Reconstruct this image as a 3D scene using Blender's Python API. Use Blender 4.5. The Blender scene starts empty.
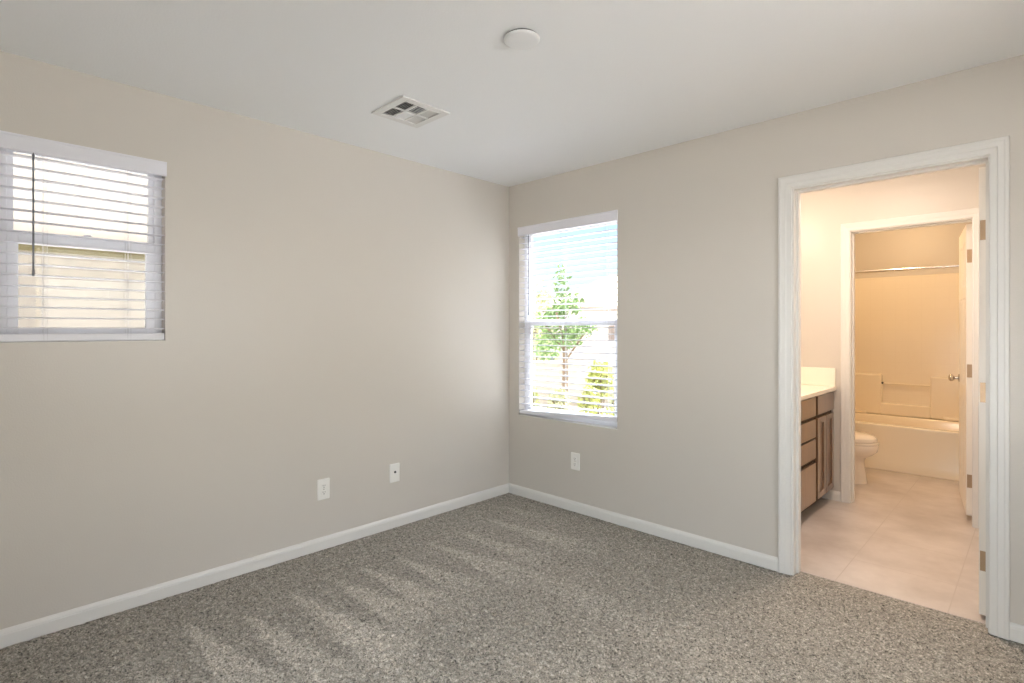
import bpy, bmesh, math, random
import numpy as np
from mathutils import Vector, Matrix

C = bpy.context.scene.collection
S = bpy.context.scene
PI = math.pi


def lin(r, g, b):
    f = lambda c: (c / 255 / 12.92) if c / 255 <= 0.04045 else ((c / 255 + 0.055) / 1.055) ** 2.4
    return (f(r), f(g), f(b), 1.0)


# ------------------------------------------------------------------ camera
CAM = Vector((3.049, -3.094, 1.30))
FWD = Vector((-0.698, 0.716, 0)).normalized()
RGT = Vector((0.716, 0.698, 0)).normalized()
FPX = 543.0
cam_d = bpy.data.cameras.new('camera')
cam = bpy.data.objects.new('camera', cam_d)
C.objects.link(cam)
cam.location = CAM
cam.rotation_euler = (PI / 2, 0, math.atan2(-FWD.x, FWD.y))
cam_d.sensor_width = 36
cam_d.lens = FPX * 36 / 1024
cam_d.shift_y = -12.0 / 1024
cam_d.clip_start = 0.02
S.camera = cam

# ------------------------------------------------------------------ exposure
S.view_settings.view_transform = 'Standard'
S.view_settings.look = 'None'
S.view_settings.gamma = 1
S.view_settings.use_curve_mapping = False
S.view_settings.exposure = -0.03
S.cycles.max_bounces = 14
S.cycles.diffuse_bounces = 8
S.cycles.glossy_bounces = 4
S.cycles.transparent_max_bounces = 16
S.cycles.sample_clamp_indirect = 6
S.cycles.caustics_reflective = False
S.cycles.caustics_refractive = False
S.cycles.use_denoising = True

# ------------------------------------------------------------------ world, sun
W = bpy.data.worlds.new('sky')
S.world = W
W.use_nodes = True
wn = W.node_tree.nodes
wl = W.node_tree.links
wn.clear()
bg = wn.new('ShaderNodeBackground')
sky = wn.new('ShaderNodeTexSky')
sky.sky_type = 'NISHITA'
sky.sun_disc = False
sky.sun_elevation = math.radians(45)
sky.sun_rotation = math.radians(90)
sky.dust_density = 2.5
sky.ozone_density = 0.8
bg.inputs['Strength'].default_value = 0.34
out = wn.new('ShaderNodeOutputWorld')
wl.new(sky.outputs[0], bg.inputs['Color'])
wl.new(bg.outputs[0], out.inputs['Surface'])


def lamp(name, kind, loc, energy, col, **k):
    d = bpy.data.lights.new(name, kind)
    d.energy = energy
    d.color = col
    aim = k.pop('aim', None)
    for a, v in k.items():
        setattr(d, a, v)
    o = bpy.data.objects.new(name, d)
    o.location = loc
    if aim:
        o.rotation_euler = Vector(aim).to_track_quat('-Z', 'Y').to_euler()
    C.objects.link(o)
    return o


lamp('sun', 'SUN', (4, 8, 12), 45.0, (0.965, 0.985, 1.0), aim=(0.06, -0.8, -1.25), angle=0.01)
# added fill lamps, set in made-up openings of the unseen walls
lamp('fill_lamp_right', 'AREA', (3.80, -1.65, 1.15), 14, (0.80, 0.905, 1.0), aim=(-1, 0.1, -0.45), spread=math.radians(120), shape='RECTANGLE', size=1.8, size_y=1.4)
lamp('fill_lamp_front', 'AREA', (2.35, -3.84, 0.8), 18, (0.85, 0.93, 1.0), aim=(0, 1, -0.7), spread=math.radians(115), shape='RECTANGLE', size=1.7, size_y=0.9)
# sky portals at the two windows in view
lamp('portal', 'AREA', (-0.16, -2.67, 1.68), 1, (1, 1, 1), aim=(1, 0, 0), shape='RECTANGLE', size=0.62, size_y=0.92).data.cycles.is_portal = True
lamp('portal', 'AREA', (0.56, 0.16, 1.36), 1, (1, 1, 1), aim=(0, -1, 0), shape='RECTANGLE', size=0.95, size_y=1.52).data.cycles.is_portal = True
# warm lamps of the bathroom
for yy in (0.55, 0.8, 1.05):
    lamp('vanity_lamp', 'POINT', (1.50, yy, 2.12), 4.0, (1.0, 0.80, 0.64), shadow_soft_size=0.06)
lamp('bath_lamp', 'AREA', (2.25, 0.50, 2.415), 20, (1.0, 0.82, 0.69), aim=(0, 0, -1), shape='DISK', size=0.28)
lamp('tub_lamp', 'POINT', (2.06, 2.55, 2.32), 25, (1.0, 0.67, 0.37), shadow_soft_size=0.10)


# ------------------------------------------------------------------ materials
def mat(name, col, rough=0.5, spec=0.5, metal=0.0, noise=0.0, nscale=30.0, bump=0.0, bscale=200.0, coat=0.0, emit=None):
    m = bpy.data.materials.new(name)
    m.use_nodes = True
    nt = m.node_tree
    b = nt.nodes['Principled BSDF']
    b.inputs['Base Color'].default_value = col
    b.inputs['Roughness'].default_value = rough
    b.inputs['Specular IOR Level'].default_value = spec
    b.inputs['Metallic'].default_value = metal
    b.inputs['Coat Weight'].default_value = coat
    tc = nt.nodes.new('ShaderNodeTexCoord')
    if noise:
        n = nt.nodes.new('ShaderNodeTexNoise')
        n.inputs['Scale'].default_value = nscale
        n.inputs['Detail'].default_value = 4
        nt.links.new(tc.outputs['Object'], n.inputs['Vector'])
        r = nt.nodes.new('ShaderNodeValToRGB')
        r.color_ramp.elements[0].position = 0.3
        r.color_ramp.elements[1].position = 0.7
        r.color_ramp.elements[0].color = tuple(c * (1 - noise) for c in col[:3]) + (1,)
        r.color_ramp.elements[1].color = tuple(min(1, c * (1 + noise)) for c in col[:3]) + (1,)
        nt.links.new(n.outputs['Fac'], r.inputs['Fac'])
        nt.links.new(r.outputs['Color'], b.inputs['Base Color'])
    if bump:
        n2 = nt.nodes.new('ShaderNodeTexNoise')
        n2.inputs['Scale'].default_value = bscale
        n2.inputs['Detail'].default_value = 3
        nt.links.new(tc.outputs['Object'], n2.inputs['Vector'])
        bp = nt.nodes.new('ShaderNodeBump')
        bp.inputs['Strength'].default_value = bump
        bp.inputs['Distance'].default_value = 0.002
        nt.links.new(n2.outputs['Fac'], bp.inputs['Height'])
        nt.links.new(bp.outputs['Normal'], b.inputs['Normal'])
    if emit:
        b.inputs['Emission Color'].default_value = emit[0]
        b.inputs['Emission Strength'].default_value = emit[1]
    return m


M = {}
M['wall'] = mat('wall_paint', lin(204, 198, 189), 0.40, 0.55, bump=0.25, bscale=160)
M['ceiling'] = mat('ceiling_paint', lin(242, 244, 245), 0.85, 0.3, bump=0.3, bscale=120)
M['trim'] = mat('white_trim_paint', lin(221, 219, 214), 0.35, 0.5)
M['door'] = mat('door_paint', lin(238, 233, 225), 0.3, 0.5)
M['vinyl'] = mat('white_vinyl', lin(232, 233, 238), 0.35, 0.5)
M['blind'] = mat('white_blind', lin(232, 232, 238), 0.45, 0.4)
M['cord'] = mat('blind_cord', lin(205, 205, 208), 0.8)
M['wand'] = mat('grey_plastic_wand', lin(120, 122, 128), 0.25)
M['clip'] = mat('dark_end_clip', lin(75, 75, 80), 0.5)
M['plate'] = mat('white_plate_plastic', lin(238, 236, 230), 0.3)
M['slot'] = mat('dark_slot', lin(60, 58, 55), 0.6)
M['nickel'] = mat('satin_nickel', lin(200, 192, 180), 0.16, 0.5, metal=1.0)
M['hinge'] = mat('brushed_hinge', lin(176, 150, 122), 0.42, 0.5, metal=0.85)
M['chrome'] = mat('chrome', lin(225, 225, 228), 0.18, 0.5, metal=1.0)
M['detector'] = mat('detector_plastic', lin(230, 231, 231), 0.5)
M['vent'] = mat('white_vent_metal', lin(226, 226, 224), 0.45)
M['duct'] = mat('dark_duct', lin(48, 48, 46), 0.8)
M['porcelain'] = mat('white_porcelain', lin(240, 232, 220), 0.12, 0.5, coat=0.3)
M['acrylic'] = mat('glossy_tub_acrylic', lin(238, 228, 208), 0.18, 0.5)
M['counter'] = mat('cultured_marble', lin(243, 236, 222), 0.15, 0.5)
M['shade'] = mat('frosted_lamp_glass', lin(250, 240, 225), 0.4, emit=((1, 0.75, 0.5, 1), 6.0))
M['concrete'] = mat('desert_gravel', lin(196, 192, 187), 0.9, 0.2, noise=0.18, nscale=9)
M['block'] = mat('block_wall', lin(172, 164, 156), 0.9, 0.2, noise=0.06, nscale=14)
M['cap'] = mat('shaded_block_cap', lin(122, 113, 84), 0.9, 0.2, noise=0.06, nscale=20)  # darker olive stands for the shade at the cap
M['stucco'] = mat('cream_stucco', lin(218, 208, 196), 0.9, 0.2, noise=0.04, nscale=40, bump=0.4)
M['fascia'] = mat('brown_fascia', lin(130, 116, 108), 0.8)
M['bark'] = mat('bark', lin(112, 95, 78), 0.9, noise=0.2, nscale=12)
M['leaf'] = mat('green_leaf', lin(112, 138, 84), 0.6, noise=0.25, nscale=3)
M['leaf_y'] = mat('yellow_green_leaf', lin(168, 172, 98), 0.6, noise=0.25, nscale=3)
M['leaf_p'] = mat('pale_sage_leaf', lin(178, 178, 142), 0.7, noise=0.22, nscale=3)
M['exterior'] = mat('exterior_stucco', lin(205, 195, 180), 0.9)


def glass_mat():
    m = bpy.data.materials.new('window_glass')
    m.use_nodes = True
    nt = m.node_tree
    nt.nodes.clear()
    o = nt.nodes.new('ShaderNodeOutputMaterial')
    mx = nt.nodes.new('ShaderNodeMixShader')
    t = nt.nodes.new('ShaderNodeBsdfTransparent')
    t.inputs['Color'].default_value = (0.96, 0.98, 0.975, 1)
    g = nt.nodes.new('ShaderNodeBsdfGlossy')
    g.inputs['Roughness'].default_value = 0.02
    lw = nt.nodes.new('ShaderNodeLayerWeight')
    lw.inputs['Blend'].default_value = 0.5
    pw = nt.nodes.new('ShaderNodeMath')
    pw.operation = 'POWER'
    pw.inputs[1].default_value = 5.0
    f = nt.nodes.new('ShaderNodeMath')
    f.operation = 'MULTIPLY_ADD'
    f.inputs[1].default_value = 0.6
    f.inputs[2].default_value = 0.03
    nt.links.new(lw.outputs['Facing'], pw.inputs[0])
    nt.links.new(pw.outputs[0], f.inputs[0])
    nt.links.new(f.outputs[0], mx.inputs[0])
    nt.links.new(t.outputs[0], mx.inputs[1])
    nt.links.new(g.outputs[0], mx.inputs[2])
    nt.links.new(mx.outputs[0], o.inputs[0])
    return m


M['glass'] = glass_mat()


def carpet_mat():
    m = bpy.data.materials.new('grey_frieze_carpet')
    m.use_nodes = True
    nt = m.node_tree
    N, L = nt.nodes, nt.links
    b = N['Principled BSDF']
    b.inputs['Roughness'].default_value = 1.0
    b.inputs['Specular IOR Level'].default_value = 0.05
    b.inputs['Sheen Weight'].default_value = 0.15
    tc = N.new('ShaderNodeTexCoord')
    n = N.new('ShaderNodeTexNoise')
    n.inputs['Scale'].default_value = 70
    n.inputs['Detail'].default_value = 5
    n.inputs['Roughness'].default_value = 0.85
    L.new(tc.outputs['Object'], n.inputs['Vector'])
    vo = N.new('ShaderNodeTexVoronoi')
    vo.inputs['Scale'].default_value = 210
    L.new(tc.outputs['Object'], vo.inputs['Vector'])
    sp = N.new('ShaderNodeSeparateColor')
    L.new(vo.outputs['Color'], sp.inputs[0])
    ad = N.new('ShaderNodeMath')
    ad.operation = 'MULTIPLY_ADD'
    ad.inputs[1].default_value = 0.22
    L.new(sp.outputs[0], ad.inputs[0])
    L.new(n.outputs['Fac'], ad.inputs[2])
    r = N.new('ShaderNodeValToRGB')
    e = r.color_ramp.elements
    e[0].position = 0.43
    e[0].color = lin(54, 51, 47)  # dark specks: shade between tufts put into the colour
    e[1].position = 0.82
    e[1].color = lin(206, 199, 188)
    e2 = r.color_ramp.elements.new(0.52)
    e2.color = lin(127, 122, 113)
    e3 = r.color_ramp.elements.new(0.66)
    e3.color = lin(156, 150, 140)
    L.new(ad.outputs[0], r.inputs['Fac'])
    # brushed nap left by the vacuum cleaner
    at = N.new('ShaderNodeAttribute')
    at.attribute_name = 'nap'
    mx = N.new('ShaderNodeMix')
    mx.data_type = 'RGBA'
    mx.blend_type = 'MULTIPLY'
    mx.inputs['Factor'].default_value = 1.0
    cr = N.new('ShaderNodeValToRGB')
    cr.color_ramp.elements[0].color = (0.80, 0.80, 0.79, 1)
    cr.color_ramp.elements[1].color = (1.5, 1.5, 1.5, 1)
    L.new(at.outputs['Fac'], cr.inputs['Fac'])
    L.new(r.outputs['Color'], mx.inputs[6])
    L.new(cr.outputs['Color'], mx.inputs[7])
    L.new(mx.outputs[2], b.inputs['Base Color'])
    return m


M['carpet'] = carpet_mat()


def tile_mat(name, c1, c2, grout, w, h, mortar, rough, bump=0.2, axis=None, nscale=2.2):
    m = bpy.data.materials.new(name)
    m.use_nodes = True
    nt = m.node_tree
    N, L = nt.nodes, nt.links
    b = N['Principled BSDF']
    b.inputs['Roughness'].default_value = rough
    tc = N.new('ShaderNodeTexCoord')
    vec = tc.outputs['Object']
    if axis == 'XZ':
        sp = N.new('ShaderNodeSeparateXYZ')
        cb = N.new('ShaderNodeCombineXYZ')
        ad = N.new('ShaderNodeMath')
        L.new(vec, sp.inputs[0])
        L.new(sp.outputs['X'], ad.inputs[0])
        L.new(sp.outputs['Y'], ad.inputs[1])
        L.new(ad.outputs[0], cb.inputs[0])
        L.new(sp.outputs['Z'], cb.inputs[1])
        vec = cb.outputs[0]
    br = N.new('ShaderNodeTexBrick')
    br.offset = 0.0
    br.inputs['Scale'].default_value = 1.0
    br.inputs['Brick Width'].default_value = w
    br.inputs['Row Height'].default_value = h
    br.inputs['Mortar Size'].default_value = mortar
    br.inputs['Mortar Smooth'].default_value = 0.4
    L.new(vec, br.inputs['Vector'])
    n = N.new('ShaderNodeTexNoise')
    n.inputs['Scale'].default_value = nscale
    n.inputs['Detail'].default_value = 5
    n.inputs['Roughness'].default_value = 0.6
    L.new(tc.outputs['Object'], n.inputs['Vector'])
    r = N.new('ShaderNodeValToRGB')
    r.color_ramp.elements[0].position = 0.32
    r.color_ramp.elements[0].color = c1
    r.color_ramp.elements[1].position = 0.68
    r.color_ramp.elements[1].color = c2
    L.new(n.outputs['Fac'], r.inputs['Fac'])
    mx = N.new('ShaderNodeMix')
    mx.data_type = 'RGBA'
    L.new(br.outputs['Fac'], mx.inputs['Factor'])
    L.new(r.outputs['Color'], mx.inputs[6])
    mx.inputs[7].default_value = grout
    L.new(mx.outputs[2], b.inputs['Base Color'])
    iv = N.new('ShaderNodeMath')
    iv.operation = 'SUBTRACT'
    iv.inputs[0].default_value = 1.0
    L.new(br.outputs['Fac'], iv.inputs[1])
    bp = N.new('ShaderNodeBump')
    bp.inputs['Strength'].default_value = bump
    bp.inputs['Distance'].default_value = 0.002
    L.new(iv.outputs[0], bp.inputs['Height'])
    L.new(bp.outputs['Normal'], b.inputs['Normal'])
    return m


M['tile'] = tile_mat('bath_floor_tile', lin(180, 170, 163), lin(214, 206, 201), lin(188, 178, 171), 0.457, 0.457, 0.003, 0.33)
M['surround'] = tile_mat('embossed_surround', lin(238, 228, 208), lin(239, 229, 210), lin(236, 226, 206), 0.108, 0.108, 0.0025, 0.2, bump=0.2, axis='XZ')
M['rooftile'] = tile_mat('roof_tile', lin(168, 140, 120), lin(196, 168, 146), lin(120, 98, 84), 0.3, 0.36, 0.03, 0.9, bump=0.6, nscale=5)


def wood_mat():
    m = bpy.data.materials.new('dark_stained_wood')
    m.use_nodes = True
    nt = m.node_tree
    N, L = nt.nodes, nt.links
    b = N['Principled BSDF']
    b.inputs['Roughness'].default_value = 0.32
    b.inputs['Coat Weight'].default_value = 1.0
    b.inputs['Coat IOR'].default_value = 1.9
    b.inputs['Coat Roughness'].default_value = 0.3
    tc = N.new('ShaderNodeTexCoord')
    mp = N.new('ShaderNodeMapping')
    mp.inputs['Scale'].default_value = (30, 30, 2.5)
    n = N.new('ShaderNodeTexNoise')
    n.inputs['Scale'].default_value = 1.6
    n.inputs['Detail'].default_value = 6
    L.new(tc.outputs['Object'], mp.inputs['Vector'])
    L.new(mp.outputs[0], n.inputs['Vector'])
    r = N.new('ShaderNodeValToRGB')
    r.color_ramp.elements[0].position = 0.3
    r.color_ramp.elements[0].color = lin(98, 70, 48)
    r.color_ramp.elements[1].position = 0.7
    r.color_ramp.elements[1].color = lin(128, 94, 64)
    L.new(n.outputs['Fac'], r.inputs['Fac'])
    L.new(r.outputs['Color'], b.inputs['Base Color'])
    return m


M['wood'] = wood_mat()
M['frame_wood'] = mat('shaded_face_frame', lin(52, 36, 26), 0.5)  # one wood with the fronts, darkened to stand for shade in the gaps


# ------------------------------------------------------------------ mesh helpers
def box(bm, x0, x1, y0, y1, z0, z1):
    v = [bm.verts.new(p) for p in ((x0, y0, z0), (x1, y0, z0), (x1, y1, z0), (x0, y1, z0), (x0, y0, z1), (x1, y0, z1), (x1, y1, z1), (x0, y1, z1))]
    for f in ((0, 3, 2, 1), (4, 5, 6, 7), (0, 1, 5, 4), (1, 2, 6, 5), (2, 3, 7, 6), (3, 0, 4, 7)):
        bm.faces.new([v[i] for i in f])


def loft(bm, rings, cap0=True, cap1=True):
    vs = [[bm.verts.new(p) for p in r] for r in rings]
    n = len(vs[0])
    for a, b in zip(vs, vs[1:]):
        for i in range(n):
            j = (i + 1) % n
            bm.faces.new((a[i], a[j], b[j], b[i]))
    if cap0:
        bm.faces.new(list(reversed(vs[0])))
    if cap1:
        bm.faces.new(vs[-1])


def circle(c, axis, r, n=20):
    a = Vector(axis).normalized()
    u = a.orthogonal().normalized()
    w = a.cross(u)
    return [Vector(c) + (u * math.cos(t) + w * math.sin(t)) * r for t in (2 * PI * i / n for i in range(n))]


def lathe(bm, c, axis, prof, n=24):
    a = Vector(axis).normalized()
    loft(bm, [circle(Vector(c) + a * h, a, max(r, 1e-4), n) for h, r in prof])


def rod(bm, p, q, r, n=10):
    d = Vector(q) - Vector(p)
    loft(bm, [circle(p, d, r, n), circle(q, d, r, n)])


def obj(name, bm, m, parent=None, bev=0.0, smooth=False, kind=None, label=None, sharp=False):
    bmesh.ops.recalc_face_normals(bm, faces=bm.faces)
    me = bpy.data.meshes.new(name)
    bm.to_mesh(me)
    bm.free()
    me.materials.append(m)
    if smooth:
        for p in me.polygons:
            p.use_smooth = True
        me.set_sharp_from_angle(angle=math.radians(40))
    o = bpy.data.objects.new(name, me)
    C.objects.link(o)
    if parent:
        o.parent = parent
    if bev:
        mod = o.modifiers.new('bevel', 'BEVEL')
        mod.width = bev
        mod.segments = 2
        mod.limit_method = 'ANGLE'
        mod.angle_limit = math.radians(35)
    if kind:
        o['kind'] = kind
    if label:
        o['label'] = label
    return o


def B():
    return bmesh.new()


def thing(name, label, cat, loc=(0, 0, 0), rz=0.0, group=None, kind=None):
    o = bpy.data.objects.new(name, None)
    o.empty_display_size = 0.05
    C.objects.link(o)
    o.location = loc
    o.rotation_euler = (0, 0, rz)
    o['label'] = label
    o['category'] = cat
    if group:
        o['group'] = group
    if kind:
        o['kind'] = kind
    return o


def tag(o, label, cat, group=None, kind=None):
    o['label'] = label
    o['category'] = cat
    if group:
        o['group'] = group
    if kind:
        o['kind'] = kind
    return o


def boxes(name, bl, m, parent=None, **k):
    bm = B()
    for b in bl:
        box(bm, *b)
    return obj(name, bm, m, parent, **k)


def wall_with_holes(name, axis, t0, t1, a0, a1, holes, m, label, z1=2.44, z0=-0.12):
    """axis 'x': wall spans x in [t0,t1], runs along y. One closed shell with rectangular holes (a0,a1,z0,z1)."""
    As = sorted({a0, a1, *[h[0] for h in holes], *[h[1] for h in holes]})
    Zs = sorted({z0, z1, *[h[2] for h in holes], *[h[3] for h in holes]})
    solid = {}
    for i in range(len(As) - 1):
        for j in range(len(Zs) - 1):
            ca, cz = (As[i] + As[i + 1]) / 2, (Zs[j] + Zs[j + 1]) / 2
            solid[i, j] = not any(h[0] < ca < h[1] and h[2] < cz < h[3] for h in holes)
    bm = B()
    cache = {}

    def V(i, j, t):
        k = (i, j, t)
        if k not in cache:
            p = (t, As[i], Zs[j]) if axis == 'x' else (As[i], t, Zs[j])
            cache[k] = bm.verts.new(p)
        return cache[k]
    for (i, j), s in solid.items():
        if not s:
            continue
        for t in (t0, t1):
            bm.faces.new((V(i, j, t), V(i + 1, j, t), V(i + 1, j + 1, t), V(i, j + 1, t)))
        for di, dj, (p, q) in ((-1, 0, ((i, j), (i, j + 1))), (1, 0, ((i + 1, j), (i + 1, j + 1))), (0, -1, ((i, j), (i + 1, j))), (0, 1, ((i, j + 1), (i + 1, j + 1)))):
            if not solid.get((i + di, j + dj), False):
                bm.faces.new((V(*p, t0), V(*q, t0), V(*q, t1), V(*p, t1)))
    o = obj(name, bm, m, kind='structure', label=label)
    return o


# ------------------------------------------------------------------ room shell
H = 2.44
XR, YF = 3.72, -3.78           # the two walls behind the camera
BW, BE, BN = 1.36, 3.00, 3.66  # bathroom west, east and north walls
WL = (-2.972, -2.380, 1.243, 2.112)    # window in the left wall
WR = (0.108, 1.017, 0.628, 2.100)      # window in the back wall
D1 = (2.112, 2.885, 2.040)             # bathroom doorway (clear opening)
D2 = (2.030, 2.722, 2.030)             # tub room doorway
P0, P1 = 1.585, 1.705                  # partition thickness

wall_with_holes('wall_left', 'x', -0.12, 0.0, YF, 0.12, [WL], M['wall'], 'greige painted left wall with a small window')
wall_with_holes('wall_back', 'y', 0.0, 0.12, 0.0, XR + 0.1, [WR, (D1[0] - 0.018, D1[1] + 0.018, -1, D1[2] + 0.018)], M['wall'], 'greige painted back wall with tall window and bathroom doorway')
wall_with_holes('wall_right', 'x', XR, XR + 0.1, YF, 0.0, [(-2.55, -0.75, 0.7, 2.1)], M['wall'], 'greige painted right wall with a wide opening added for fill light')  # opening added only to let the right fill lamp in
wall_with_holes('wall_front', 'y', YF - 0.1, YF, -0.12, XR + 0.1, [(1.45, 3.25, 0.3, 1.35)], M['wall'], 'greige painted wall behind the viewer with a low wide opening added for fill light')  # opening added only to let the front fill lamp in
wall_with_holes('wall_partition', 'y', P0, P1, BW, BE, [(D2[0] - 0.018, D2[1] + 0.018, -1, D2[2] + 0.018)], M['wall'], 'wall between vanity area and tub room')
wall_with_holes('wall_bathroom_left', 'x', BW - 0.12, BW, 0.12, BN + 0.12, [], M['wall'], 'left wall of the bathroom')
wall_with_holes('wall_bathroom_right', 'x', BE, BE + 0.1, 0.12, BN + 0.12, [], M['wall'], 'right wall of the bathroom')
wall_with_holes('wall_bathroom_back', 'y', BN, BN + 0.12, BW, BE, [], M['wall'], 'wall behind the bathtub')
boxes('ceiling', [(-0.12, XR + 0.1, YF - 0.1, 0.12, H, H + 0.12)], M['ceiling'], kind='structure', label='white painted bedroom ceiling')
boxes('ceiling_bathroom', [(BW - 0.12, BE + 0.1, 0.12, BN + 0.12, H, H + 0.12)], M['ceiling'], kind='structure', label='white bathroom ceiling')
boxes('roof_slab', [(-0.45, XR + 3.2, YF - 0.5, 0.45, H + 0.12, H + 0.4), (BW - 0.45, XR + 0.5, 0.45, BN + 0.5, H + 0.12, H + 0.4)], M['exterior'], kind='structure', label='house roof above the ceilings, widened on the right to block sun')  # unseen overhang past the right wall, added to block the sun
boxes('floor_bathroom', [(BW, BE, 0.085, BN, -0.1, 0.0)], M['tile'], kind='structure', label='beige stone look tile floor of the bathroom')


# carpet: a fine grid of tufts with the nap brushed by the vacuum
def carpet():
    cell = 0.0062
    xs = np.arange(0, XR + cell, cell)
    ys = np.arange(YF, 0 + cell, cell)
    xs[-1], ys[-1] = XR, 0.0
    nx, ny = len(xs), len(ys)
    rng = np.random.default_rng(4)
    h = rng.random((ny, nx))
    big = rng.random((ny, nx))
    for _ in range(2):
        big = (big + np.roll(big, 1, 0) + np.roll(big, -1, 0) + np.roll(big, 1, 1) + np.roll(big, -1, 1)) / 5
    big = (big - big.mean()) / big.std()
    X, Y = np.meshgrid(xs, ys)
    jx = (rng.random((ny, nx)) - 0.5) * cell * 0.8
    jy = (rng.random((ny, nx)) - 0.5) * cell * 0.8
    jx[:, [0, -1]] = 0
    jy[[0, -1], :] = 0
    Z = -0.004 + 0.0055 * (h - 0.5) + 0.0026 * np.clip(big, -2, 2)
    # nap wedges: apex near the left wall, opening toward the room
    nap = np.full((ny, nx), 0.30)
    wob = np.sin(X * 31 + Y * 17) * 0.006 + np.sin(X * 57 - Y * 43) * 0.005 + 0.02 * (h - 0.5)

    def sm(a, lo, hi):
        t = np.clip((a - lo) / (hi - lo), 0, 1)
        return t * t * (3 - 2 * t)
    wedges = [(-2.62, .42, 1.05, .10, .5), (-2.40, .34, 1.15, .17, .95), (-2.19, .44, 1.25, .17, .95), (-1.955, .38, 1.30, .20, 1.0),
              (-1.735, .40, 1.15, .19, 1.0), (-1.56, .36, 1.12, .17, .9), (-1.35, .40, 1.08, .16, .85),
              (-1.09, .36, 1.15, .17, .75), (-.85, .34, 1.1, .15, .65), (-.56, .30, 1.2, .18, .7), (-.30, .18, .7, .10, .5)]
    for (ya, xa, xe, w, s) in wedges:
        t = (X - xa) / (xe - xa)
        lo = ya - 0.03 * t
        hi = ya + 0.01 + w * np.clip(t, 0, 1)
        f = sm(Y + wob, lo, lo + 0.02) * (1 - sm(Y + wob, hi, hi + 0.035))
        f = f * sm(X, xa - 0.02, xa + 0.06) * (1 - sm(X + wob * 4, xe - 0.35, xe + 0.1))
        nap = np.maximum(nap, 0.30 + 0.62 * s * f)
    for (cx, cy, rx, ry, s) in ((1.35, -.95, .35, .10, .22), (1.9, -1.0, .3, .12, .18), (1.3, -1.9, .4, .1, .2), (1.75, -1.5, .4, .12, .16), (2.2, -1.7, .5, .2, .12), (2.5, -.5, .4, .2, .12)):
        nap += s * np.exp(-((X - cx) / rx) ** 2 - ((Y - cy) / ry) ** 2)
    nap = np.clip(nap, 0, 1)
    co = np.stack([X + jx, Y + jy, Z], -1).reshape(-1, 3)
    i = np.arange((ny - 1) * (nx - 1))
    r, c = i // (nx - 1), i % (nx - 1)
    a = r * nx + c
    quads = np.stack([a, a + 1, a + nx + 1, a + nx], -1)
    me = bpy.data.meshes.new('floor')
    me.vertices.add(len(co))
    me.vertices.foreach_set('co', co.ravel())
    me.loops.add(quads.size)
    me.loops.foreach_set('vertex_index', quads.ravel())
    me.polygons.add(len(quads))
    me.polygons.foreach_set('loop_start', np.arange(0, quads.size, 4))
    me.polygons.foreach_set('loop_total', np.full(len(quads), 4))
    me.update(calc_edges=True)
    at = me.attributes.new('nap', 'FLOAT', 'POINT')
    at.data.foreach_set('value', nap.ravel().astype(np.float32))
    me.materials.append(M['carpet'])
    o = bpy.data.objects.new('floor', me)
    C.objects.link(o)
    o['kind'] = 'structure'
    o['label'] = 'grey frieze carpet with pale vacuum marks'


carpet()
# carpet strip running under the doorway to the tile edge
th = boxes('floor_threshold', [(D1[0], D1[1], 0.0, 0.085, -0.1, -0.003)], M['carpet'], kind='structure', label='carpet edge in the bathroom doorway')
th.data.attributes.new('nap', 'FLOAT', 'POINT').data.foreach_set('value', np.full(8, 0.3, np.float32))


# baseboards with an eased top
def baseboard(name, p, q, nrm, label, h=0.072):
    prof = [(0, 0), (0.013, 0), (0.013, h * 0.70), (0.0115, h * 0.74), (0.0115, h * 0.80), (0.009, h * 0.88), (0.005, h * 0.96), (0.003, h), (0, h)]
    n = Vector(nrm)
    bm = B()
    loft(bm, [[Vector(p) + n * u + Vector((0, 0, v)) for u, v in prof], [Vector(q) + n * u + Vector((0, 0, v)) for u, v in prof]])
    obj(name, bm, M['trim'], kind='structure', label=label)


baseboard('baseboard_left', (0, YF, 0), (0, 0, 0), (1, 0, 0), 'white baseboard along the left wall')
baseboard('baseboard_back', (0, 0, 0), (2.039, 0, 0), (0, -1, 0), 'white baseboard between the corner and the bathroom doorway')
baseboard('baseboard_back_right', (2.9465, 0, 0), (XR, 0, 0), (0, -1, 0), 'white baseboard right of the bathroom doorway')
baseboard('baseboard_bathroom', (1.835, P0, 0), (1.966, P0, 0), (0, -1, 0), 'short white baseboard between vanity and tub room doorway')


# door casings and jambs
def casing(bm, xl, xr, zt, y, n, w=0.064, z0=0.0):
    """U of moulding round an opening; n = -1 when it stands out toward -y"""
    prof = [(0, 0), (0, 0.0085), (0.003, 0.0105), (0.024, 0.0115), (0.028, 0.0145), (w - 0.016, 0.0155), (w - 0.013, 0.0175), (w - 0.003, 0.0175), (w, 0.014), (w, 0)]
    rings = []
    for k in range(4):
        ring = []
        for u, v in prof:
            x = xl - u if k < 2 else xr + u
            z = z0 if k in (0, 3) else zt + u
            ring.append((x, y + n * v, z))
        rings.append(ring)
    loft(bm, rings)


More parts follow.
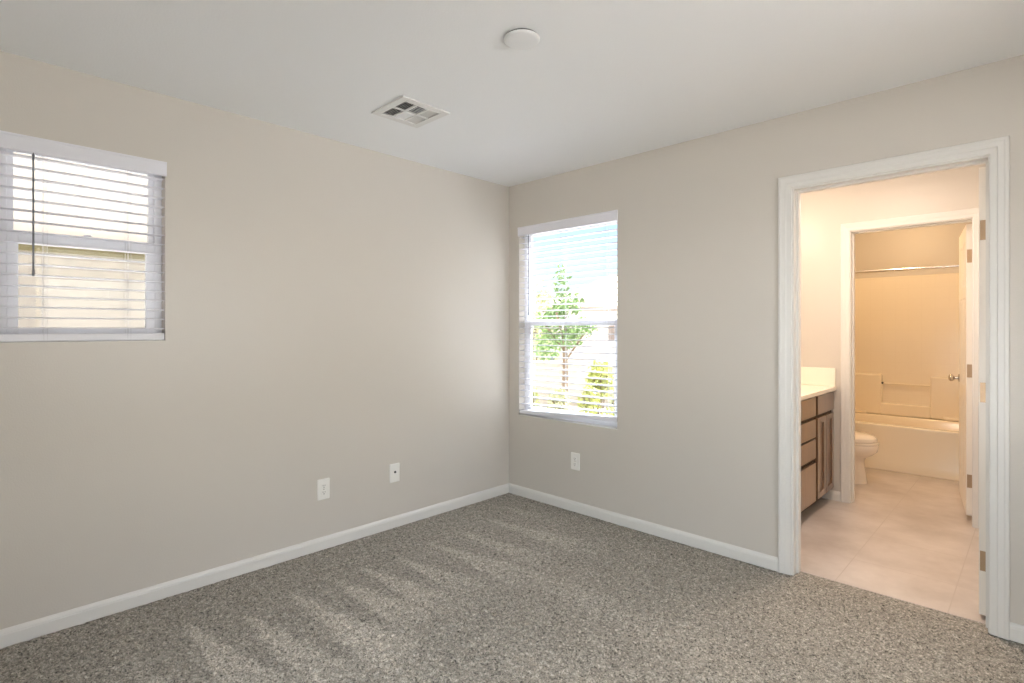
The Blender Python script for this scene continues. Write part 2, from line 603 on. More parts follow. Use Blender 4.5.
bm = B()
casing(bm, D1[0] - 0.009, D1[1] + 0.005, D1[2] + 0.008, 0.0, -1)
obj('trim_1', bm, M['trim'], kind='structure', label='white moulded casing round the bathroom doorway')
t = 0.018
boxes('trim_2', [(D1[0] - t, D1[0], 0, 0.12, 0, D1[2] + t), (D1[1], D1[1] + t, 0, 0.12, 0, D1[2] + t), (D1[0], D1[1], 0, 0.12, D1[2], D1[2] + t),
                 (D1[0], D1[0] + 0.010, 0.045, 0.080, 0, D1[2] - 0.01), (D1[1] - 0.010, D1[1], 0.045, 0.080, 0, D1[2] - 0.01), (D1[0], D1[1], 0.045, 0.080, D1[2] - 0.010, D1[2])],
      M['trim'], kind='structure', label='white jamb and stop of the bathroom doorway')
bm = B()
casing(bm, D2[0] - 0.006, D2[1] + 0.006, D2[2] + 0.006, P0, -1, w=0.060)
obj('trim_3', bm, M['trim'], kind='structure', label='white moulded casing round the tub room doorway')
boxes('trim_4', [(D2[0] - t, D2[0], P0, P1, 0, D2[2] + t), (D2[1], D2[1] + t, P0, P1, 0, D2[2] + t), (D2[0], D2[1], P0, P1, D2[2], D2[2] + t),
                 (D2[0], D2[0] + 0.010, P0 + 0.04, P0 + 0.072, 0, D2[2] - 0.01), (D2[0], D2[1], P0 + 0.04, P0 + 0.072, D2[2] - 0.010, D2[2])],
      M['trim'], kind='structure', label='white jamb and stop of the tub room doorway')


# ------------------------------------------------------------------ doors
def panel_door(name, label, pin, ang, width, z0, z1, hinge_z):
    root = thing(name, label, 'door', (pin[0], pin[1], 0), math.radians(ang), kind='structure')
    del root['category']
    xa, xb = -width - 0.003, -0.003
    ya, yb = -0.040, -0.005
    st = 0.105
    us = [xa, xa + st, (xa + xb) / 2 - 0.045, (xa + xb) / 2 + 0.045, xb - st, xb]
    hh = z1 - z0
    vs = [z0, z0 + 0.20, z0 + 0.20 + hh * 0.285, z0 + 0.30 + hh * 0.285, z0 + 0.30 + hh * 0.60, z0 + 0.38 + hh * 0.60, z1 - 0.11, z1]
    bm = B()
    grid = {}
    for s, y in ((0, ya), (1, yb)):
        for i, u in enumerate(us):
            for j, v in enumerate(vs):
                grid[s, i, j] = bm.verts.new((u, y, v))
    pans = []
    for s in (0, 1):
        for i in range(5):
            for j in range(7):
                f = bm.faces.new([grid[s, i, j], grid[s, i + 1, j], grid[s, i + 1, j + 1], grid[s, i, j + 1]])
                if i in (1, 3) and j in (1, 3, 5):
                    pans.append((f, s))
    for i in range(5):
        for j in (0, 7):
            bm.faces.new([grid[0, i, j], grid[0, i + 1, j], grid[1, i + 1, j], grid[1, i, j]])
    for j in range(7):
        for i in (0, 5):
            bm.faces.new([grid[0, i, j], grid[0, i, j + 1], grid[1, i, j + 1], grid[1, i, j]])
    bmesh.ops.recalc_face_normals(bm, faces=bm.faces)
    for f, s in pans:
        sg = 1 if s == 0 else -1
        for th, dp in ((0.012, 0.007), (0.012, 0.0), (0.022, -0.005)):
            bmesh.ops.inset_region(bm, faces=[f], thickness=th, use_even_offset=True)
            bmesh.ops.translate(bm, verts=list(f.verts), vec=(0, sg * dp, 0))
    obj('leaf', bm, M['door'], root)
    kx, kz = xa + 0.062, 0.925
    k = B()
    for sg, yy in ((-1, ya), (1, yb)):
        lathe(k, (kx, yy, kz), (0, sg, 0), [(0, .030), (.006, .030), (.009, .026), (.011, .013), (.030, .011), (.034, .017), (.042, .025), (.052, .028), (.060, .026), (.066, .018), (.069, .006)], 24)
    obj('door_knob', k, M['nickel'], root, smooth=True, label='satin nickel door knob')
    for z in hinge_z:
        h = B()
        box(h, -0.003, -0.0010, ya + 0.004, yb, z - 0.0445, z + 0.0445)      # plate let into the leaf's edge
        for q in (-0.03, 0.0, 0.03):
            lathe(h, (-0.0012, -0.022 + (0.006 if q else -0.006), z + q), (1, 0, 0), [(0, .004), (.0012, .0035)], 10)
        rod(h, (0, 0, z - 0.046), (0, 0, z + 0.046), 0.0055, 12)               # knuckle
        lathe(h, (0, 0, z + 0.046), (0, 0, 1), [(0, .0065), (.003, .006), (.006, .002)], 12)
        obj('hinge', h, M['hinge'], root, smooth=True)
    return root


panel_door('door_1', 'white bathroom door swung fully open, seen edge on with three hinges', (D1[1] + 0.002, 0.126), -92, 0.762, 0.018, 2.030, (0.26, 1.017, 1.747))
panel_door('door_2', 'white panelled tub room door standing open with nickel knob', (D2[1], 1.724), -82, 0.680, 0.035, 2.018, (0.268, 1.018, 1.80))


# ------------------------------------------------------------------ windows
def window(name, label, M4, w, z0, z1, zm, deep):
    """local frame: u along width (0..w), v inward from the outside face (v = 0 outer, toward room +), z up."""
    root = thing(name, label, 'window', (0, 0, 0), kind='structure')
    del root['category']
    root.matrix_world = M4
    f = 0.030
    fd0, fd1 = 0.0, 0.055
    boxes('window_frame', [(0, f, fd0, fd1, z0, z1), (w - f, w, fd0, fd1, z0, z1), (f, w - f, fd0, fd1, z0, z0 + f), (f, w - f, fd0, fd1, z1 - f, z1)], M['vinyl'], root, bev=0.003)
    # upper sash (outer track)
    s = 0.022
    a, b = f, w - f
    boxes('upper_sash', [(a, a + s, 0.010, 0.030, zm - 0.02, z1 - f), (b - s, b, 0.010, 0.030, zm - 0.02, z1 - f), (a + s, b - s, 0.010, 0.030, z1 - f - s, z1 - f), (a + s, b - s, 0.010, 0.030, zm - 0.02, zm + 0.022)], M['vinyl'], root, bev=0.002)
    s2 = 0.036
    boxes('lower_sash', [(a, a + s2, 0.030, 0.054, z0 + f, zm + 0.024), (b - s2, b, 0.030, 0.054, z0 + f, zm + 0.024), (a + s2, b - s2, 0.030, 0.054, z0 + f, z0 + f + s2), (a + s2, b - s2, 0.030, 0.056, zm - 0.022, zm + 0.024)], M['vinyl'], root, bev=0.002)
    boxes('window_pane', [(a + s, b - s, 0.018, 0.022, zm + 0.022, z1 - f - s)], M['glass'], root)
    boxes('window_pane', [(a + s2, b - s2, 0.040, 0.044, z0 + f + s2, zm - 0.022)], M['glass'], root)
    boxes('sash_latch', [(w / 2 - 0.03, w / 2 + 0.03, 0.030, 0.052, zm + 0.024, zm + 0.034), (w / 2 - 0.008, w / 2 + 0.02, 0.034, 0.048, zm + 0.034, zm + 0.042)], M['vinyl'], root, bev=0.002)
    return root


# left wall: u runs toward +y, room side is +x
ML = Matrix(((0, 1, 0, -0.12), (1, 0, 0, WL[0]), (0, 0, 1, 0), (0, 0, 0, 1)))
MR = Matrix(((1, 0, 0, WR[0]), (0, -1, 0, 0.12), (0, 0, 1, 0), (0, 0, 0, 1)))
window('window_1', 'small white vinyl window in the left wall', ML, WL[1] - WL[0], WL[2], WL[3], 1.69, 0.12)
window('window_2', 'tall white vinyl window in the back wall', MR, WR[1] - WR[0], WR[2], WR[3], 1.352, 0.12)
boxes('trim_5', [(WR[0], WR[1], 0.004, 0.066, WR[2], WR[2] + 0.004)], M['trim'], kind='structure', label='white sill under the tall window')
boxes('trim_6', [(-0.066, -0.004, WL[0], WL[1], WL[2], WL[2] + 0.004)], M['trim'], kind='structure', label='white sill under the small left window')


def blind(label, M4, w, z0, z1, cords, wand_u, wand_len, rail_gap, rail_h, droop):
    """hung inside the window opening: v = 0 at the wall face, negative toward the room"""
    root = thing('window_blind', label, 'window blind', (0, 0, 0), group=None)
    root.matrix_world = M4
    val_h = 0.068
    # valance with a slight face moulding and returns
    bm = B()
    prof = [(0.004, z1 - val_h), (-0.007, z1 - val_h), (-0.009, z1 - val_h + 0.006), (-0.009, z1 - 0.012), (-0.012, z1 - 0.006), (-0.012, z1 - 0.0005), (0.004, z1 - 0.0005)]
    loft(bm, [[(-0.004, v, z) for v, z in prof], [(w + 0.004, v, z) for v, z in prof]])
    obj('valance', bm, M['blind'], root)
    boxes('head_rail', [(0.006, w - 0.006, 0.006, 0.058, z1 - 0.045, z1 - 0.002)], M['blind'], root, bev=0.002)
    # slats: gently crowned, open
    zb = z0 + rail_gap
    top = z1 - val_h + 0.006
    n = round((top - zb - 0.028) / 0.0445)
    pitch = (top - zb - 0.028) / n
    sl = B()
    prof = [(0.0055, -0.0008), (0.018, 0.0012), (0.031, 0.0018), (0.044, 0.0012), (0.0565, -0.0008), (0.0565, 0.003), (0.044, 0.005), (0.031, 0.0056), (0.018, 0.005), (0.0055, 0.003)]
    for i in range(n):
        z = zb + 0.028 + i * pitch + pitch * 0.55
        dd = droop * (0.45, 0.2, 0.08)[i] if i < 3 else 0.0
        loft(sl, [[(0.004, v, z + dz - dd) for v, dz in prof], [(w - 0.004, v, z + dz) for v, dz in prof]])
    obj('slats', sl, M['blind'], root)
    # bottom rail
    bm = B()
    rh = rail_h
    rp = [(0.006, 0.0), (0.003, 0.004), (0.003, rh - 0.005), (0.006, rh), (0.056, rh), (0.059, rh - 0.005), (0.059, 0.004), (0.056, 0.0)]
    loft(bm, [[(0.004, v, zb + dz - droop) for v, dz in rp], [(w - 0.004, v, zb + dz) for v, dz in rp]])
    rail = obj('bottom_rail', bm, M['blind'], root)
    for u, q in ((0.0025, droop), (w - 0.0025, 0)):
        boxes('end_cap', [(u - 0.0015, u + 0.0015, 0.003, 0.059, zb - 0.001 - q, zb + rail_h + 0.001 - q)], M['clip'], rail)
    for u in cords:
        for v in (0.0035, 0.0585):
            bm = B()
            rod(bm, (u, v, zb + 0.004), (u, v, z1 - 0.045), 0.0009, 6)
            rod(bm, (u + 0.012, v, zb + 0.004), (u + 0.012, v, z1 - 0.045), 0.0007, 6)
            obj('ladder_cord', bm, M['cord'], root)
    bm = B()
    wz = z1 - val_h - 0.004
    lathe(bm, (wand_u, -0.013, wz), (0, 0, -1), [(0, .002), (.004, .0042), (.02, .0042), (.03, .0036), (wand_len - .03, .0036), (wand_len - .02, .005), (wand_len, .0045)], 8)
    rod(bm, (wand_u, -0.013, wz - 0.002), (wand_u, 0.006, wz + 0.014), 0.0018, 6)
    obj('tilt_wand', bm, M['wand'], root, smooth=True)
    return root


MLb = Matrix(((0, -1, 0, 0), (1, 0, 0, WL[0]), (0, 0, 1, 0), (0, 0, 0, 1)))
MRb = Matrix(((1, 0, 0, WR[0]), (0, 1, 0, 0), (0, 0, 1, 0), (0, 0, 0, 1)))
blind('white slatted blind over the small window in the left wall', MLb, WL[1] - WL[0], WL[2], WL[3], (0.143, 0.441), 0.108, 0.515, 0.006, 0.034, 0.0)
blind('white slatted blind over the tall window near the corner', MRb, WR[1] - WR[0], WR[2], WR[3], (0.11, 0.42, 0.80), 0.113, 0.62, 0.055, 0.026, 0.042)


# ------------------------------------------------------------------ wall plates
def plate(name, label, cat, loc, rz, kind, group=None):
    root = thing(name, label, cat, loc, rz, group)
    w, h = 0.076, 0.122       # local: x along the wall, -y toward the room
    bm = B()
    rings = []
    for y, ins in ((0, 0), (-0.003, 0), (-0.0055, 0.003), (-0.0062, 0.006)):
        a, b, r = w / 2 - ins, h / 2 - ins, 0.004
        rings.append([(x, y, z) for x, z in ((-a + r, -b), (a - r, -b), (a, -b + r), (a, b - r), (a - r, b), (-a + r, b), (-a, b - r), (-a, -b + r))])
    loft(bm, rings)
    obj('face_plate', bm, M['plate'], root)
    if kind == 'outlet':
        for zc in (0.0195, -0.0195):
            bm = B()
            ring = []
            for i in range(24):
                t_ = 2 * PI * i / 24
                ring.append((0.0175 * math.cos(t_), max(-0.0135, min(0.0135, 0.0175 * math.sin(t_)))))
            loft(bm, [[(x, -0.006, zc + z) for x, z in ring], [(x, -0.0085, zc + z) for x, z in ring]])
            r_ = obj('receptacle', bm, M['plate'], root)
            boxes('slots', [(-0.0075, -0.005, -0.0087, -0.0080, zc - 0.001, zc + 0.008), (0.005, 0.0075, -0.0087, -0.0080, zc, zc + 0.007), (-0.0025, 0.0025, -0.0087, -0.0080, zc - 0.010, zc - 0.005)], M['slot'], r_)
        bm = B()
        lathe(bm, (0, -0.006, 0), (0, -1, 0), [(0, .0035), (.0012, .003)], 12)
        obj('screw', bm, M['nickel'], root)
    else:
        bm = B()
        lathe(bm, (0, -0.006, 0.006), (0, -1, 0), [(0, .0075), (.003, .0075), (.003, .005), (.009, .005), (.009, .0018)], 12)
        obj('coax_jack', bm, M['slot'], root, label='dark threaded coax jack')
        for z in (0.042, -0.042):
            bm = B()
            lathe(bm, (0, -0.006, z), (0, -1, 0), [(0, .0032), (.001, .0028)], 10)
            obj('screw', bm, M['plate'], root)
    return root


plate('electrical_outlet', 'white electrical outlet low on the left wall, left of the cable plate', 'outlet', (0.0, -1.569, 0.354), PI / 2, 'outlet')
plate('cable_plate', 'white cable wall plate with dark round jack in its centre', 'wall plate', (0.0, -1.075, 0.357), PI / 2, 'coax')
plate('electrical_outlet', 'white electrical outlet under the tall window on the back wall', 'outlet', (0.666, 0.0, 0.358), 0.0, 'outlet')


# ------------------------------------------------------------------ ceiling things
def vent():
    cx, cy = 0.684, -1.428
    root = thing('ceiling_vent', 'square white air vent with dark slots in the ceiling', 'air vent', (cx, cy, H))
    a = 0.146
    bm = B()
    # flanged frame round a six cell opening
    n_y, n_x = 3, 2
    o = 0.105
    box(bm, -a, a, -a, -o, -0.010, -0.002)
    box(bm, -a, a, o, a, -0.010, -0.002)
    box(bm, -a, -o, -o, o, -0.010, -0.002)
    box(bm, o, a, -o, o, -0.010, -0.002)
    cy_ = 2 * o / 3
    for k in (1, 2):
        y = -o + k * cy_
        box(bm, -o, o, y - 0.006, y + 0.006, -0.0095, -0.001)
    box(bm, -0.006, 0.006, -o, o, -0.0094, -0.001)
    obj('vent_frame', bm, M['vent'], root, bev=0.0015)
    boxes('duct_backing', [(-o, o, -o, o, -0.0012, -0.0002)], M['duct'], root, label='dark duct behind the slots')
    for k in range(3):
        y0, y1 = -o + k * cy_ + 0.006, -o + (k + 1) * cy_ - 0.006
        for x0, x1, side in ((-o, -0.006, 0), (0.006, o, 1)):
            bm = B()
            m_ = 6
            if k == 1:                     # blades along y, facing away from the middle
                tilt = 0.95 if side == 0 else -0.75
                for i in range(m_):
                    x = x0 + (i + 0.5) * (x1 - x0) / m_
                    d = Vector((math.sin(tilt), 0, math.cos(tilt))) * 0.0042
                    for sgn in (1,):
                        nn = Vector((d.z, 0, -d.x)).normalized() * 0.0006
                        c = Vector((x, 0, -0.0055))
                        loft(bm, [[(p.x, yy, p.z) for p in (c - d - nn, c + d - nn, c + d + nn, c - d + nn)] for yy in (y0, y1)])
            else:
                tilt = 0.75 if k == 0 else -0.95
                m2 = 5
                for i in range(m2):
                    y = y0 + (i + 0.5) * (y1 - y0) / m2
                    d = Vector((0, math.sin(tilt), math.cos(tilt))) * 0.0041
                    nn = Vector((0, d.z, -d.y)).normalized() * 0.0006
                    c = Vector((0, y, -0.0055))
                    loft(bm, [[(xx, p.y, p.z) for p in (c - d - nn, c + d - nn, c + d + nn, c - d + nn)] for xx in (x0, x1)])
            obj('louvers', bm, M['vent'], root)


vent()
sm_ = thing('smoke_detector', 'round white disc on the ceiling near the room centre', 'smoke detector', (1.598, -1.550, H))
bm = B()
lathe(bm, (0, 0, 0), (0, 0, -1), [(0, .064), (.006, .064)], 48)
obj('mounting_base', bm, M['slot'], sm_, smooth=True)  # dark colour stands for the shade in the gap above the cover
bm = B()
lathe(bm, (0, 0, -0.006), (0, 0, -1), [(0, .069), (.002, .070), (.008, .069), (.011, .065), (.0125, .056), (.013, .02)], 48)
obj('cover', bm, M['detector'], sm_, smooth=True)


# ------------------------------------------------------------------ bathroom: vanity
def shaker(bm, x, y0, y1, z0, z1, w=0.042):
    """door front facing +x, front face at x, 19 mm thick, recessed panel"""
    box(bm, x - 0.019, x, y0, y0 + w, z0, z1)
    box(bm, x - 0.019, x, y1 - w, y1, z0, z1)
    box(bm, x - 0.019, x, y0 + w, y1 - w, z0, z0 + w)
    box(bm, x - 0.019, x, y0 + w, y1 - w, z1 - w, z1)
    box(bm, x - 0.019, x - 0.011, y0 + w, y1 - w, z0 + w, z1 - w)


VX = 1.918
va = thing('vanity_cabinet', 'dark wood bathroom vanity with drawers and doors left of the doorway', 'cabinet', (1.64, 0.95, 0))
va_off = Vector((-1.64, -0.95, 0))


def vb(name, bl, m, **k):
    return boxes(name, [(a + va_off.x, b + va_off.x, c + va_off.y, d + va_off.y, e, f) for a, b, c, d, e, f in bl], m, va, **k)


vb('carcass', [(BW + 0.002, VX - 0.020, 0.335, P0 - 0.002, 0.094, 0.838)], M['frame_wood'])
vb('toe_kick', [(BW + 0.002, 1.832, 0.335, P0 - 0.002, 0.0, 0.094)], M['frame_wood'])
zz = [(0.695, 0.826), (0.546, 0.672), (0.398, 0.532), (0.098, 0.368)]
for z0, z1 in zz:
    vb('drawer_front', [(VX - 0.019, VX, 0.792, 1.118, z0, z1)], M['wood'], bev=0.002)
for y0, y1 in ((1.166, 1.574), (0.345, 0.744)):
    vb('false_drawer_front', [(VX - 0.019, VX, y0, y1, 0.695, 0.826)], M['wood'], bev=0.002)
    mid = (y0 + y1) / 2
    for a, b in ((y0, mid - 0.006), (mid + 0.006, y1)):
        bm = B()
        shaker(bm, VX, a, b, 0.098, 0.672)
        bmesh.ops.translate(bm, verts=bm.verts, vec=va_off)
        obj('cabinet_door', bm, M['wood'], va, bev=0.0012)

ct = thing('vanity_countertop', 'cream countertop with raised splash on top of the vanity', 'countertop', (1.64, 0.95, 0.838))
boxes('counter_slab', [(BW + 0.002 - 1.64, 1.937 - 1.64, 0.32 - 0.95, P0 - 0.002 - 0.95, 0.0, 0.030)], M['counter'], ct, bev=0.004)
boxes('side_splash', [(BW + 0.022 - 1.64, 1.930 - 1.64, P0 - 0.022 - 0.95, P0 - 0.002 - 0.95, 0.030, 0.142 + 0.026)], M['counter'], ct, bev=0.003)
boxes('back_splash', [(BW + 0.002 - 1.64, BW + 0.022 - 1.64, 0.32 - 0.95, P0 - 0.002 - 0.95, 0.030, 0.168)], M['counter'], ct, bev=0.003)


# ------------------------------------------------------------------ toilet
def egg(cx, cy, z, back, front, half, n=32):
    """outline: x from cx-back to cx+front, half width in y, fuller behind"""
    out_ = []
    for i in range(n):
        a = 2 * PI * i / n
        c, s = math.cos(a), math.sin(a)
        x = cx + (front if c > 0 else back) * (abs(c) ** (1.0 if c > 0 else 0.75)) * (1 if c > 0 else -1)
        y = cy + half * (abs(s) ** 0.9) * (1 if s > 0 else -1)
        out_.append((x, y, z))
    return out_


TC = 2.275
to = thing('toilet', 'white toilet behind the tub room doorway, bowl facing right', 'toilet', (1.75, TC, 0))


def tloft(name, rings, m, parent, **k):
    bm = B()
    loft(bm, [[(x - 1.75, y - TC, z) for x, y, z in r] for r in rings])
    return obj(name, bm, m, parent, smooth=True, **k)


tloft('bowl', [egg(1.75, TC, 0.0, .13, .250, .112), egg(1.75, TC, 0.02, .13, .248, .110), egg(1.75, TC, 0.10, .13, .236, .100), egg(1.75, TC, 0.185, .14, .226, .098),
               egg(1.76, TC, 0.215, .16, .228, .110), egg(1.77, TC, 0.240, .19, .262, .142), egg(1.78, TC, 0.275, .215, .290, .170), egg(1.78, TC, 0.305, .22, .298, .180), egg(1.78, TC, 0.328, .22, .299, .181), egg(1.78, TC, 0.334, .215, .295, .177)], M['porcelain'], to)
tloft('seat', [egg(1.80, TC, 0.335, .20, .276, .177), egg(1.80, TC, 0.338, .205, .281, .182), egg(1.80, TC, 0.351, .205, .281, .182), egg(1.80, TC, 0.354, .20, .276, .178)], M['porcelain'], to)
tloft('lid', [egg(1.795, TC, 0.359, .20, .268, .172), egg(1.795, TC, 0.363, .205, .274, .178), egg(1.795, TC, 0.388, .205, .270, .176), egg(1.79, TC, 0.406, .195, .250, .158), egg(1.785, TC, 0.418, .16, .20, .12), egg(1.78, TC, 0.422, .09, .11, .06)], M['porcelain'], to)
tk = boxes('tank', [(BW + 0.015 - 1.75, BW + 0.205 - 1.75, -0.215, 0.215, 0.334, 0.70)], M['porcelain'], to, bev=0.02)
boxes('tank_lid', [(BW + 0.008 - 1.75, BW + 0.215 - 1.75, -0.225, 0.225, 0.70, 0.735)], M['porcelain'], to, bev=0.012)
bm = B()
rod(bm, (BW + 0.205 - 1.75, -0.15, 0.67), (BW + 0.225 - 1.75, -0.15, 0.67), 0.012, 12)
rod(bm, (BW + 0.222 - 1.75, -0.15, 0.67), (BW + 0.226 - 1.75, -0.08, 0.66), 0.006, 10)
obj('flush_lever', bm, M['chrome'], to, smooth=True)


# ------------------------------------------------------------------ bathtub and surround
TY = 2.885
RIM = 0.421
tub = thing('bathtub', 'white bathtub with a plain apron at the back of the tub room', 'bathtub', (2.17, TY, 0))
bm = B()
x0, x1 = BW + 0.004 - 2.17, BE - 0.004 - 2.17
# apron + rim front as one lofted section along x
yb_ = BN - 0.004 - TY
prof = [(0.010, 0.0), (0.010, 0.085), (0.014, 0.100), (0.004, RIM - 0.020), (0.005, RIM - 0.008), (0.012, RIM), (0.070, RIM), (0.082, RIM - 0.012), (0.115, 0.15), (0.17, 0.09), (0.30, 0.075), (yb_ - 0.18, 0.09), (yb_ - 0.13, 0.20), (yb_ - 0.11, RIM - 0.02), (yb_ - 0.095, RIM), (yb_, RIM), (yb_, 0.0)]
loft(bm, [[(x, y, z) for y, z in prof] for x in (x0, x1)])
obj('tub_shell', bm, M['acrylic'], tub, bev=0.006, smooth=True)
# end walls of the basin
for xa_, xb_, sl in ((x0, x0 + 0.10, 0.05), (x1 - 0.10, x1, -0.12)):
    bm = B()
    pr = [(xa_, RIM - 0.002), (xb_, RIM - 0.002), (xb_ + (sl if sl > 0 else 0), 0.08), (xa_ + (sl if sl < 0 else 0), 0.08)]
    loft(bm, [[(x, y, z) for x, z in pr] for y in (0.06, yb_ - 0.02)])
    obj('basin_end', bm, M['acrylic'], tub, bev=0.01)

su = thing('tub_surround', 'glossy cream bathtub wall surround with moulded shelves', 'tub surround', (2.17, BN, RIM))
ox, oy, oz = 2.17, BN, RIM


def sb(name, bl, m, **k):
    return boxes(name, [(a - ox, b - ox, c - oy, d - oy, e - oz, f - oz) for a, b, c, d, e, f in bl], m, su, **k)


zt_ = 1.845
sb('back_panel', [(BW + 0.003, BE - 0.003, BN - 0.022, BN - 0.002, RIM + 0.002, zt_)], M['surround'], bev=0.006)
sb('side_panel', [(BW + 0.002, BW + 0.022, TY + 0.105, BN - 0.022, RIM + 0.002, zt_)], M['surround'], bev=0.006)
sb('side_panel', [(BE - 0.022, BE - 0.002, TY + 0.105, BN - 0.022, RIM + 0.002, zt_)], M['surround'], bev=0.006)
bl_y = BN - 0.080
sb('shelf_block', [(BW + 0.022, 1.868, bl_y, BN - 0.022, RIM + 0.002, 0.838)], M['acrylic'], bev=0.016)
sb('shelf_block', [(2.268, BE - 0.022, bl_y, BN - 0.022, RIM + 0.002, 0.838)], M['acrylic'], bev=0.016)
sb('low_ledge', [(1.86, 2.275, bl_y, BN - 0.022, RIM + 0.002, 0.545)], M['acrylic'], bev=0.014)
sb('foot_ledge', [(BW + 0.022, 1.74, bl_y - 0.02, BN - 0.04, RIM + 0.002, 0.452)], M['acrylic'], bev=0.012)
sb('foot_ledge', [(2.37, BE - 0.022, bl_y - 0.02, BN - 0.04, RIM + 0.002, 0.452)], M['acrylic'], bev=0.012)
bm = B()
rod(bm, (1.86 - ox, BN - 0.055 - oy, 0.745 - oz), (2.275 - ox, BN - 0.055 - oy, 0.745 - oz), 0.008, 12)
obj('washcloth_bar', bm, M['acrylic'], su, smooth=True)
bm = B()
lathe(bm, (1.872 - ox, BN - 0.055 - oy, 0.748 - oz), (0, -1, 0), [(-.02, .011), (.012, .011), (.018, .004)], 12)
obj('bar_socket', bm, M['slot'], su, smooth=True, label='small dark bar socket')

sr = thing('shower_rod', 'chrome shower curtain rod across the top of the tub alcove', 'shower rod', (2.17, 2.95, 1.85))
bm = B()
rod(bm, (BW + 0.01 - 2.17, 0, 0), (2.27 - 2.17, 0, 0), 0.0135, 16)
obj('outer_tube', bm, M['chrome'], sr, smooth=True)
bm = B()
rod(bm, (2.26 - 2.17, 0, 0), (BE - 0.01 - 2.17, 0, 0), 0.011, 16)
obj('inner_tube', bm, M['chrome'], sr, smooth=True)
for x, s in ((BW + 0.001, 1), (BE - 0.001, -1)):
    bm = B()
    lathe(bm, (x - 2.17, 0, 0), (s, 0, 0), [(0, .032), (.006, .032), (.02, .018), (.03, .016)], 20)
    obj('wall_flange', bm, M['chrome'], sr, smooth=True)

# lamp fixtures of the bathroom
vl = thing('vanity_light', 'three light bar on the wall above the vanity', 'wall lamp', (BW, 1.0, 2.16))
boxes('back_bar', [(0.0, 0.03, -0.38, 0.38, -0.04, 0.04)], M['nickel'], vl, bev=0.006)
for yy in (-0.25, 0.0, 0.25):
    bm = B()
    rod(bm, (0.03, yy, 0.02), (0.075, yy, 0.02), 0.010, 10)
    obj('arm', bm, M['nickel'], vl, smooth=True)
cl = thing('ceiling_light', 'round flush light on the tub room ceiling', 'ceiling lamp', (2.1, 2.75, H))
bm = B()
lathe(bm, (0, 0, 0), (0, 0, -1), [(0, .15), (.018, .15), (.018, .135), (.010, .134)], 36)
obj('light_ring', bm, M['nickel'], cl, smooth=True)


# ------------------------------------------------------------------ outdoors
def at(px, py, D):
    return CAM + RGT * ((px - 512) / FPX * D) + FWD * D + Vector((0, 0, -(py - 329.5) / FPX * D))


GZ = -0.15
bm = B()
box(bm, -60, 25, -30, 70, GZ - 0.2, GZ)
obj('ground', bm, M['concrete'], kind='structure', label='pale desert gravel outside')

# side yard block wall with cap, neighbour's house behind
tag(boxes('block_fence', [(-1.72, -1.55, -9, 1.1, GZ, 1.80)], M['block']), 'beige block fence outside the small left window', 'fence')
f_ = bpy.data.objects['block_fence']
boxes('fence_cap', [(-1.74, -1.53, -9, 1.1, 1.80, 1.865)], M['cap'], f_, label='fence cap with its shade painted olive')
nh = thing('neighbour_house', 'cream stucco house behind the block fence', 'house', (-5.0, -4.0, GZ))
boxes('stucco_wall', [(-1.9, 1.5, -5.0, 6.0, 0, 5.0)], M['stucco'], nh)
boxes('stucco_band', [(1.5, 1.56, -5.0, 6.0, 2.15, 2.30)], M['stucco'], nh)
bm = B()
loft(bm, [[(-2.2, y, 4.9), (1.75, y, 4.9), (1.75, y, 5.1), (-0.2, y, 6.0), (-2.2, y, 5.1)] for y in (-5.4, 6.4)])
obj('roof', bm, M['rooftile'], nh)


def face_dir(p):
    d = p - CAM
    d.z = 0
    return d.normalized()


# house across the yard, seen through the tall window
hp = at(604, 329.5, 25)
hp.z = GZ
ang = math.atan2(RGT.y, RGT.x) + math.radians(8)
fh = thing('house', 'distant stucco house with tiled hip roof beyond the tree', 'house', tuple(hp), ang)
boxes('stucco_wall', [(-2.2, 9.0, 0, 7.0, 0, 2.35)], M['stucco'], fh)
boxes('fascia', [(-2.75, 9.5, -0.62, -0.5, 2.28, 2.52)], M['fascia'], fh)
bm = B()
r0 = [(-2.8, -0.7, 2.45), (9.6, -0.7, 2.45), (9.6, 7.7, 2.45), (-2.8, 7.7, 2.45)]
vv = [bm.verts.new(p) for p in r0] + [bm.verts.new((1.6, 3.5, 4.35)), bm.verts.new((5.4, 3.5, 4.35))]
for q in ((0, 1, 5, 4), (1, 2, 5), (2, 3, 4, 5), (3, 0, 4), (3, 2, 1, 0)):
    bm.faces.new([vv[i] for i in q])
obj('roof', bm, M['rooftile'], fh)
boxes('window', [(0.2, 1.6, -0.02, 0.05, 0.9, 1.9)], M['fascia'], fh, label='dark patch standing for shade on the house wall')  # dark box painted in for the shaded part of the house wall

lw = at(590, 329.5, 10.5)
lw.z = GZ
tag(boxes('garden_wall', [(-1.1, 6.0, -0.1, 0.1, 0, 0.78), (-1.12, 6.0, -0.12, 0.12, 0.78, 0.84)], M['block']), 'low pinkish block garden wall outside the tall window', 'garden wall')
gw = bpy.data.objects['garden_wall']
gw.location = lw
gw.rotation_euler = (0, 0, math.atan2(RGT.y, RGT.x) + math.radians(3))


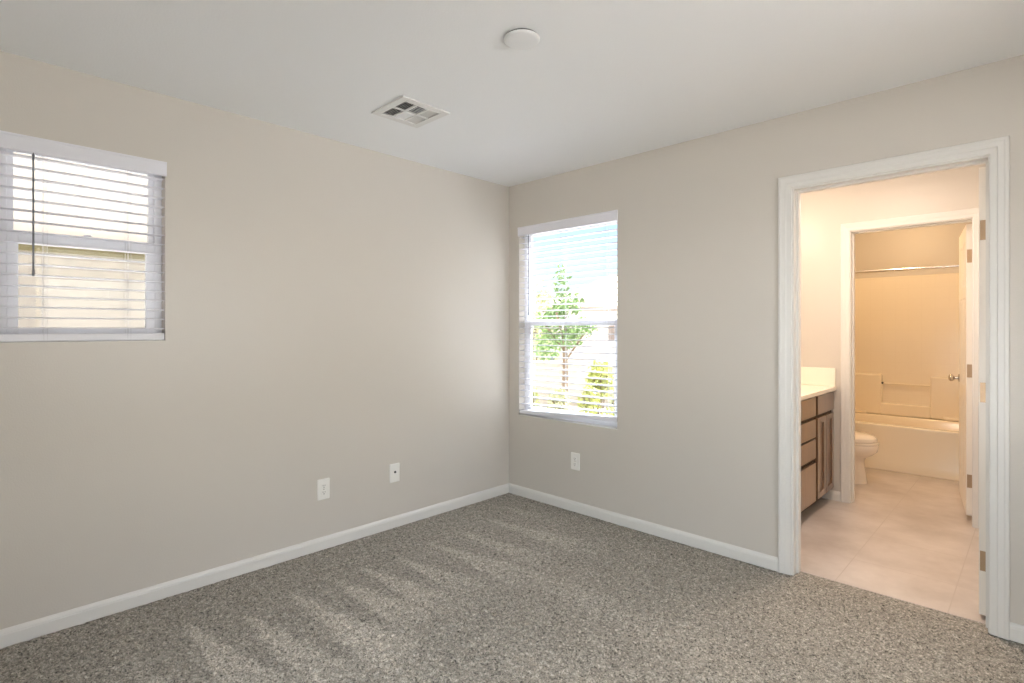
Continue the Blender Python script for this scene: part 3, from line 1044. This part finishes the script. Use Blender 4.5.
def leaf_cloud(bm, blobs, n, size, seed):
    rnd = random.Random(seed)
    for (c, r, wgt) in blobs:
        for _ in range(int(n * wgt)):
            d = Vector((rnd.gauss(0, 1), rnd.gauss(0, 1), rnd.gauss(0, 1))).normalized() * (rnd.random() ** 0.45)
            p = Vector(c) + Vector((d.x * r[0], d.y * r[1], d.z * r[2]))
            a = Vector((rnd.gauss(0, 1), rnd.gauss(0, 1), rnd.gauss(0, 0.7))).normalized()
            b = a.orthogonal().normalized()
            b.rotate(Matrix.Rotation(rnd.random() * 6.28, 3, a))
            s = size * (0.6 + 0.8 * rnd.random())
            c2 = a.cross(b)
            q = [p - b * s, p + c2 * s * 0.45, p + b * s, p - c2 * s * 0.45]
            bm.faces.new([bm.verts.new(v) for v in q])


def plant(name, label, cat, px, D, blobs, n, size, m, seed, trunk=0.0, group=None):
    p = at(px, 329.5, D)
    p.z = GZ
    root = thing(name, label, cat, tuple(p), 0, group)
    bm = B()
    leaf_cloud(bm, blobs, n, size, seed)
    obj('foliage', bm, m, root)
    bm = B()
    if trunk:
        loft(bm, [circle((0, 0, 0), (0, 0, 1), 0.07, 10), circle((0.03, 0, trunk * 0.5), (0, 0, 1), 0.055, 10), circle((0, 0.03, trunk), (0, 0, 1), 0.04, 10), circle((0.05, 0, trunk * 1.5), (0, 0, 1), 0.015, 10)])
        for k in range(4):
            a = k * 1.7
            rod(bm, (0, 0, trunk * (0.7 + 0.1 * k)), (0.45 * math.cos(a), 0.45 * math.sin(a), trunk * (1.15 + 0.1 * k)), 0.018, 8)
    else:
        for k in range(7):
            a = k * 0.9
            r = blobs[0][1]
            rod(bm, (0.03 * math.cos(a), 0.03 * math.sin(a), 0), (r[0] * 0.6 * math.cos(a), r[1] * 0.6 * math.sin(a), blobs[0][0][2] + r[2] * 0.3), 0.010, 6)
    obj('trunk' if trunk else 'stems', bm, M['bark'], root)
    return root


plant('tree', 'slender green tree in the middle of the tall window view', 'tree', 564, 9.8,
      [((.12, 0, 1.92), (.26, .35, .22), .55), ((-.05, 0, 2.3), (.12, .2, .34), .22), ((-.12, 0, 1.75), (.2, .3, .2), .3), ((-.42, 0, 1.62), (.3, .4, .2), .45), ((.32, 0, 1.48), (.36, .4, .2), .55), ((-.1, 0, 1.28), (.5, .4, .2), .7), ((-.45, 0, 1.02), (.25, .3, .16), .25)], 620, 0.045, M['leaf'], 1, trunk=1.2)
plant('tree', 'loose pale tree at the left side of the tall window view', 'tree', 534, 11.5,
      [((0, 0, 1.6), (.5, .6, .55), 1.0), ((.2, 0, 2.15), (.25, .3, .35), .3), ((.1, 0, 1.1), (.6, .6, .4), .8)], 650, 0.05, M['leaf_p'], 2, trunk=1.2)
plant('shrub', 'bright yellow green shrub in front of the low garden wall', 'shrub', 600, 9.0, [((0, 0, .62), (.24, .24, .34), 1.0)], 900, 0.04, M['leaf_y'], 3)
k = 0
for px, D, r, h in ((529, 8.5, .18, .36), (559, 8.4, .18, .34), (589, 8.5, .18, .36), (619, 8.4, .18, .34), (536, 7.1, .17, .27), (574, 7.0, .17, .27), (611, 7.1, .17, .26)):
    words = ['left end of the back row', 'second from left in the back row', 'third from left in the back row', 'right end of the back row', 'left one of the front row', 'middle of the front row', 'right one of the front row']
    plant('desert_shrub', 'low pale desert shrub outside the tall window, ' + words[k], 'shrub', px, D, [((0, 0, h * 0.85), (r, r, h * 0.8), 1.0)], 700, 0.032, M['leaf_p'] if k % 2 else M['leaf_y'], 20 + k, group='low desert shrubs outside the tall window')
    k += 1
